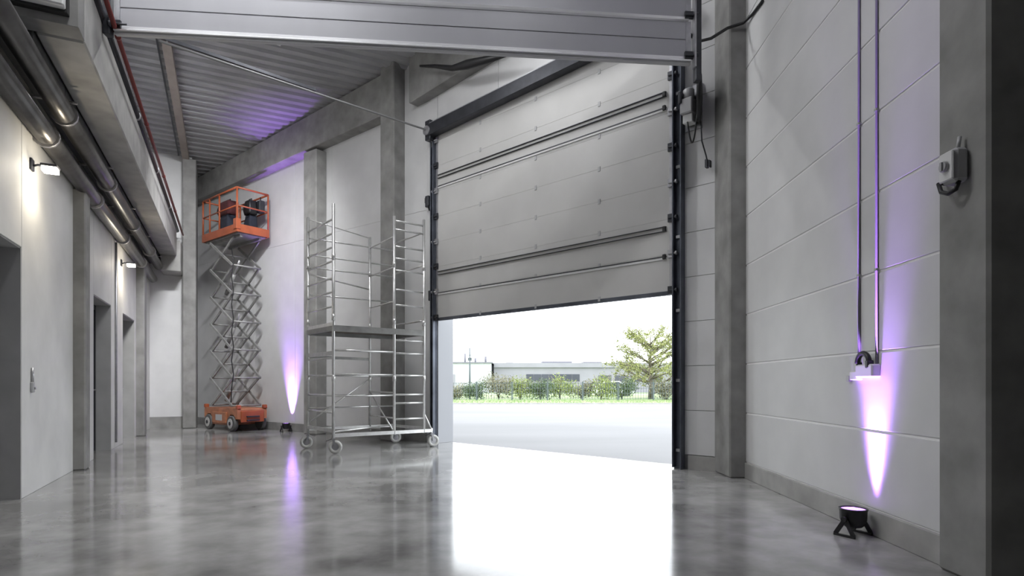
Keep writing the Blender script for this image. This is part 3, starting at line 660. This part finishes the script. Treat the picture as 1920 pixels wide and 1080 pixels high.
bag(.18, .50, .40, .62, 5.35, 5.70, M_black, 'small black bag resting on the dark upright bag')

# ================================================================== OUTSIDE
def leaves(mb, c, rx, ry, rz, n, size, rng, shell=.5):
    for _ in range(n):
        th = rng.uniform(0, 2*math.pi); ph = math.acos(rng.uniform(-1, 1)); q = rng.uniform(shell, 1)
        p = Vector(c) + vec(rx*math.sin(ph)*math.cos(th), ry*math.sin(ph)*math.sin(th), rz*math.cos(ph))*q
        if p.z < .03: continue
        u = Vector((rng.gauss(0, 1), rng.gauss(0, 1), rng.gauss(0, 1))).normalized(); v = u.cross(Vector((rng.gauss(0, 1), rng.gauss(0, 1), rng.gauss(0, 1)))).normalized()
        s_ = size*rng.uniform(.6, 1.3)
        mb.add([p-u*s_, p+v*s_*.5, p+u*s_, p-v*s_*.5], [(0, 1, 2, 3)])
def tree(x, y, h, spread, label, m, nleaf, seed, lsize=.11):
    rng = random.Random(seed); o = empty('leafy_tree', (x, y, 0), label, 'tree')
    tr_ = MB().tube([(x, y, 0), (x+.05, y, h*.2), (x-.04, y, h*.42), (x+.04, y, h*.7), (x, y, h*.9)], [h*.035, h*.028, h*.022, h*.012, h*.004], 8)
    tips = []
    for i in range(40):
        zb = h*rng.uniform(.06, .78); an = rng.uniform(0, 2*math.pi); ln_ = spread*rng.uniform(.55, 1.0)*(1-.55*(zb/h))
        p0 = vec(x, y, zb); p1 = p0+vec(math.cos(an)*ln_*.5, math.sin(an)*ln_*.5, h*.10); p2 = p0+vec(math.cos(an)*ln_, math.sin(an)*ln_, h*rng.uniform(.14, .28))
        tr_.tube([p0, p1, p2], [h*.012, h*.008, h*.003], 5); tips += [p1, p1*.5+p2*.5, p2]
        for j in range(2):
            a2 = an+rng.uniform(-.9, .9); q = p1+vec(math.cos(a2)*ln_*.4, math.sin(a2)*ln_*.4, h*rng.uniform(.05, .15)); tr_.tube([p1, q], [h*.006, h*.002], 4); tips.append(q)
    tr_.build('trunk', M_bark, o)
    tips.append(vec(x, y, h*.93)); fb = MB()
    for i in range(90):
        th = rng.uniform(0, 6.28); q = rng.random()**.5; zz = rng.uniform(-1, 1)
        tips.append(vec(x+math.cos(th)*q*spread*.9*(1-zz*zz)**.5, y+math.sin(th)*q*spread*.9*(1-zz*zz)**.5, h*(.56+.40*zz)))
    for tp in tips: leaves(fb, tp, h*.085, h*.085, h*.07, nleaf//len(tips), lsize, rng, .0)
    fb.build('crown', m, o, kind='stuff', fixn=False)
    return o
tree(10.6, 45, 5.5, 3.9, 'tall sparse spring tree with yellow green crown beyond the yard', M_leafa, 15000, 3, .07)
rng = random.Random(11)
SH = [(-4.6, 1.1, 1.0, 'c'), (-2.6, 1.0, 1.2, 'b'), (-1.0, 1.2, 1.7, 'c'), (.6, 1.1, 1.5, 'd'), (2.1, 1.1, 1.3, 'b'), (3.6, 1.3, 1.6, 'd'), (5.2, 1.0, 1.3, 'c'), (6.6, 1.2, 1.7, 'd'), (8.2, 1.0, 1.4, 'b'), (11.4, 1.1, 1.2, 'c'), (13.0, 1.2, 1.4, 'b')]
lab = ['bare olive shrub by the pole at the end of the fence', 'low dark green shrub second from the pole', 'tall olive shrub below the corner where both halls meet', 'yellow green shrub before the start of the grey hall', 'dark green shrub just before the dark window band', 'bright yellow green shrub below the dark window band', 'thin olive shrub near the middle of the fence', 'tall bright shrub at the end of the dark window band', 'dark shrub beside the parked white car', 'low olive shrub around the foot of the tall tree', 'dark green shrub beyond the foot of the tall tree']
for i, (x, rx, h, c) in enumerate(SH):
    y = 43.5+rng.uniform(-.3, .8)
    o = empty('shrub', (x, y, 0), lab[i], 'shrub', 'shrubs behind the fence')
    h *= 1.22; st = MB()
    for j in range(7):
        an = rng.uniform(0, 6.28); st.tube([(x, y, 0), (x+math.cos(an)*.3, y+math.sin(an)*.3, h*.5), (x+math.cos(an)*rx*.7, y+math.sin(an)*.6, h*.9)], [.03, .02, .008], 4)
    st.build('stems', M_bark, o)
    fb = MB()
    for j in range(8): leaves(fb, (x+rng.uniform(-.75, .75)*rx, y+rng.uniform(-.4, .4), h*rng.uniform(.25, .7)), rx*.62, .6, h*.36, 260, .07, rng, .2)
    fb.build('leaf_mass', {'b': M_leafb, 'c': M_leafc, 'd': M_leafd}[c], o, kind='stuff', fixn=False)
# fence
fe = empty('wire_fence', (4, 41.5, 0), 'grey green wire mesh fence along the lawn', 'fence')
for i in range(12):
    x = -7.5+2.5*i
    MB().box(ID, x-.05, x+.05, 41.47, 41.53, 0, 1.32).build('post', M_fence, fe)
    if i < 11:
        mb = MB()
        for j in range(13): mb.box(ID, x+.1+.19*j-.012, x+.1+.19*j+.012, 41.495, 41.505, .08, 1.25)
        for z in (.15, .5, .85, 1.2): mb.box(ID, x, x+2.5, 41.49, 41.51, z-.012, z+.012)
        mb.build('mesh_panel', M_fence, fe, kind='stuff')
# grass tufts along the lawn edge
gm = MB(); rg = random.Random(4)
for _ in range(2600):
    x, y = rg.uniform(-9, 18), rg.uniform(34.4, 41); hh = rg.uniform(.04, .10); a = rg.uniform(0, 3.14)
    gm.add([(x-.03*math.cos(a), y-.03*math.sin(a), -.01), (x+.03*math.cos(a), y+.03*math.sin(a), -.01), (x+rg.uniform(-.03, .03), y, hh)], [(0, 1, 2)])
tag(gm.build('grass', M_lawn, fixn=False), 'short green grass on the lawn strip', 'grass', None, 'stuff')
# utility pole
po = empty('utility_pole', (-3.2, 44.5, 0), 'thin grey utility pole before the white hall', 'pole')
MB().tube([(-3.2, 44.5, 0), (-3.2, 44.5, 3.9)], [.07, .045], 10).build('mast', M_fence, po)
MB().box(ID, -3.45, -2.95, 44.47, 44.53, 3.3, 3.36).box(ID, -3.35, -3.05, 44.46, 44.54, 2.9, 3.15).build('cross_arm', M_fence, po)
# halls far beyond
b1 = empty('white_hall', (-12, 82, 0), 'plain white flat roofed hall far beyond the fence', 'building')
MB().box(ID, -26, -2.7, 76, 92, 0, 3.85).build('wall', M_bw, b1)
MB().box(ID, -26.2, -2.5, 75.8, 92, 3.85, 4.0).build('roof_edge', M_broof, b1)
for x, h in ((-6.4, 1.3), (-5.0, .7), (-3.6, .9)): MB().tube([(x, 80, 4.0), (x, 80, 4.0+h)], .14, 8).build('chimney', M_broof, b1)
MB().box(ID, -8.4, -7.4, 75.9, 76.02, 0, 2.4).build('roller_door', M_bg, b1)
b2 = empty('grey_hall', (10, 86, 0), 'long lilac grey hall with a dark window band far beyond the fence', 'building')
MB().box(ID, -2.4, 34, 78, 98, 0, 3.35).build('wall', M_bg, b2)
MB().box(ID, -2.4, 34.2, 77.7, 98, 3.35, 3.95).build('roof_edge', M_bg, b2)
for x0, x1, h in ((-.9, .2, .2), (4.2, 8.4, .35), (10.0, 12.6, .3), (15, 16.5, .3)): MB().box(ID, x0, x1, 82, 86, 3.95, 3.95+h).build('roof_unit', M_broof, b2)
for i in range(7): MB().box(ID, 1.9+1.02*i, 2.86+1.02*i, 77.94, 78.02, 1.5, 2.45).build('window', M_bwin, b2)
for i in range(4): MB().box(ID, 11.5+2.2*i, 13.2+2.2*i, 77.94, 78.02, 1.5, 2.3).build('window', M_bwin, b2)
# parked car behind the fence
ca = empty('car', (9.4, 55, 0), 'small white car parked behind the fence near the tall tree', 'car')
cp = [(-1.9, .3), (-1.95, .6), (-1.8, .85), (-1.35, .95), (-.85, 1.38), (.55, 1.42), (1.15, .98), (1.85, .82), (1.98, .55), (1.95, .3)]
P = [(9.4+x, yy, z) for yy in (54.2, 55.8) for x, z in cp]; n = len(cp)
MB().add(P, [tuple(range(n)), tuple(range(n, 2*n))[::-1]] + [(i, (i+1) % n, n+(i+1) % n, n+i) for i in range(n)]).build('body', M_car, ca, bevel=.06)
MB().add([(9.4+x, 54.17, z) for x, z in ((-1.15, .98), (-.8, 1.3), (.5, 1.33), (.95, 1.0))], [(0, 1, 2, 3)]).build('side_window', M_bwin, ca)
for x in (-1.2, 1.25):
    for yy in (54.28, 55.72): MB().disc((9.4+x, yy, .31), (0, 1, 0), .31, .2, 18, .03).build('wheel', M_tyre, ca)

# ================================================================== ADDED FILL LIGHTS (unseen lamps under the roof that brighten the hall)
FILL_LABELS = ['white hall luminaire under the roof deck, first from the passage', 'white hall luminaire under the roof deck near the broad pillar', 'white hall luminaire under the roof deck by the passage start', 'white hall luminaire under the roof deck above the far end of the hall', 'white hall luminaire under the roof deck beyond the hanging door', 'white hall luminaire under the roof deck before the gate']
def fill_light(x, y, k, k_, aim=None):
    l = vec(x, y).dot(Ld); z = ceil_z(l)-.45
    o = empty('ceiling_light', (x, y, z), FILL_LABELS[k_], 'lamp', 'hall luminaires')
    MB().box(ID, x-.75, x+.75, y-.14, y+.14, z, z+.08).build('housing', M_plate, o, bevel=.01)
    for s_ in (-.6, .6): MB().tube([(x+s_, y, z+.08), (x+s_, y, z+.5)], .008, 6).build('hanger', M_galv, o)
    ld = bpy.data.lights.new('hall_light', 'AREA'); ld.shape = 'RECTANGLE'; ld.size = 1.4; ld.size_y = .24; ld.energy = FILL_W*k; ld.color = (.97, .98, 1)
    lo = bpy.data.objects.new('hall_light', ld); C.objects.link(lo); lo.parent = o; lo.location = (0, 0, -.02)
    if aim is not None:                                      # fill light tilted to brighten the far end
        o.rotation_euler = (Vector(aim)-Vector(o.location)).to_track_quat('-Z', 'Y').to_euler(); ld.spread = math.radians(95)
for i, (x, y, k, aim) in enumerate(((-2.6, 4.2, .6, None), (.6, 4.3, .25, None), (-3.2, 5.4, .7, None), (-4.7, 9.9, 1.1, (-8.6, 14.6, 1.8)), (-3.0, 8.6, .65, None), (.2, 8.2, .35, None))): fill_light(x, y, k, i, aim)
for o in bpy.data.objects:
    if '_org' in o: del o['_org']
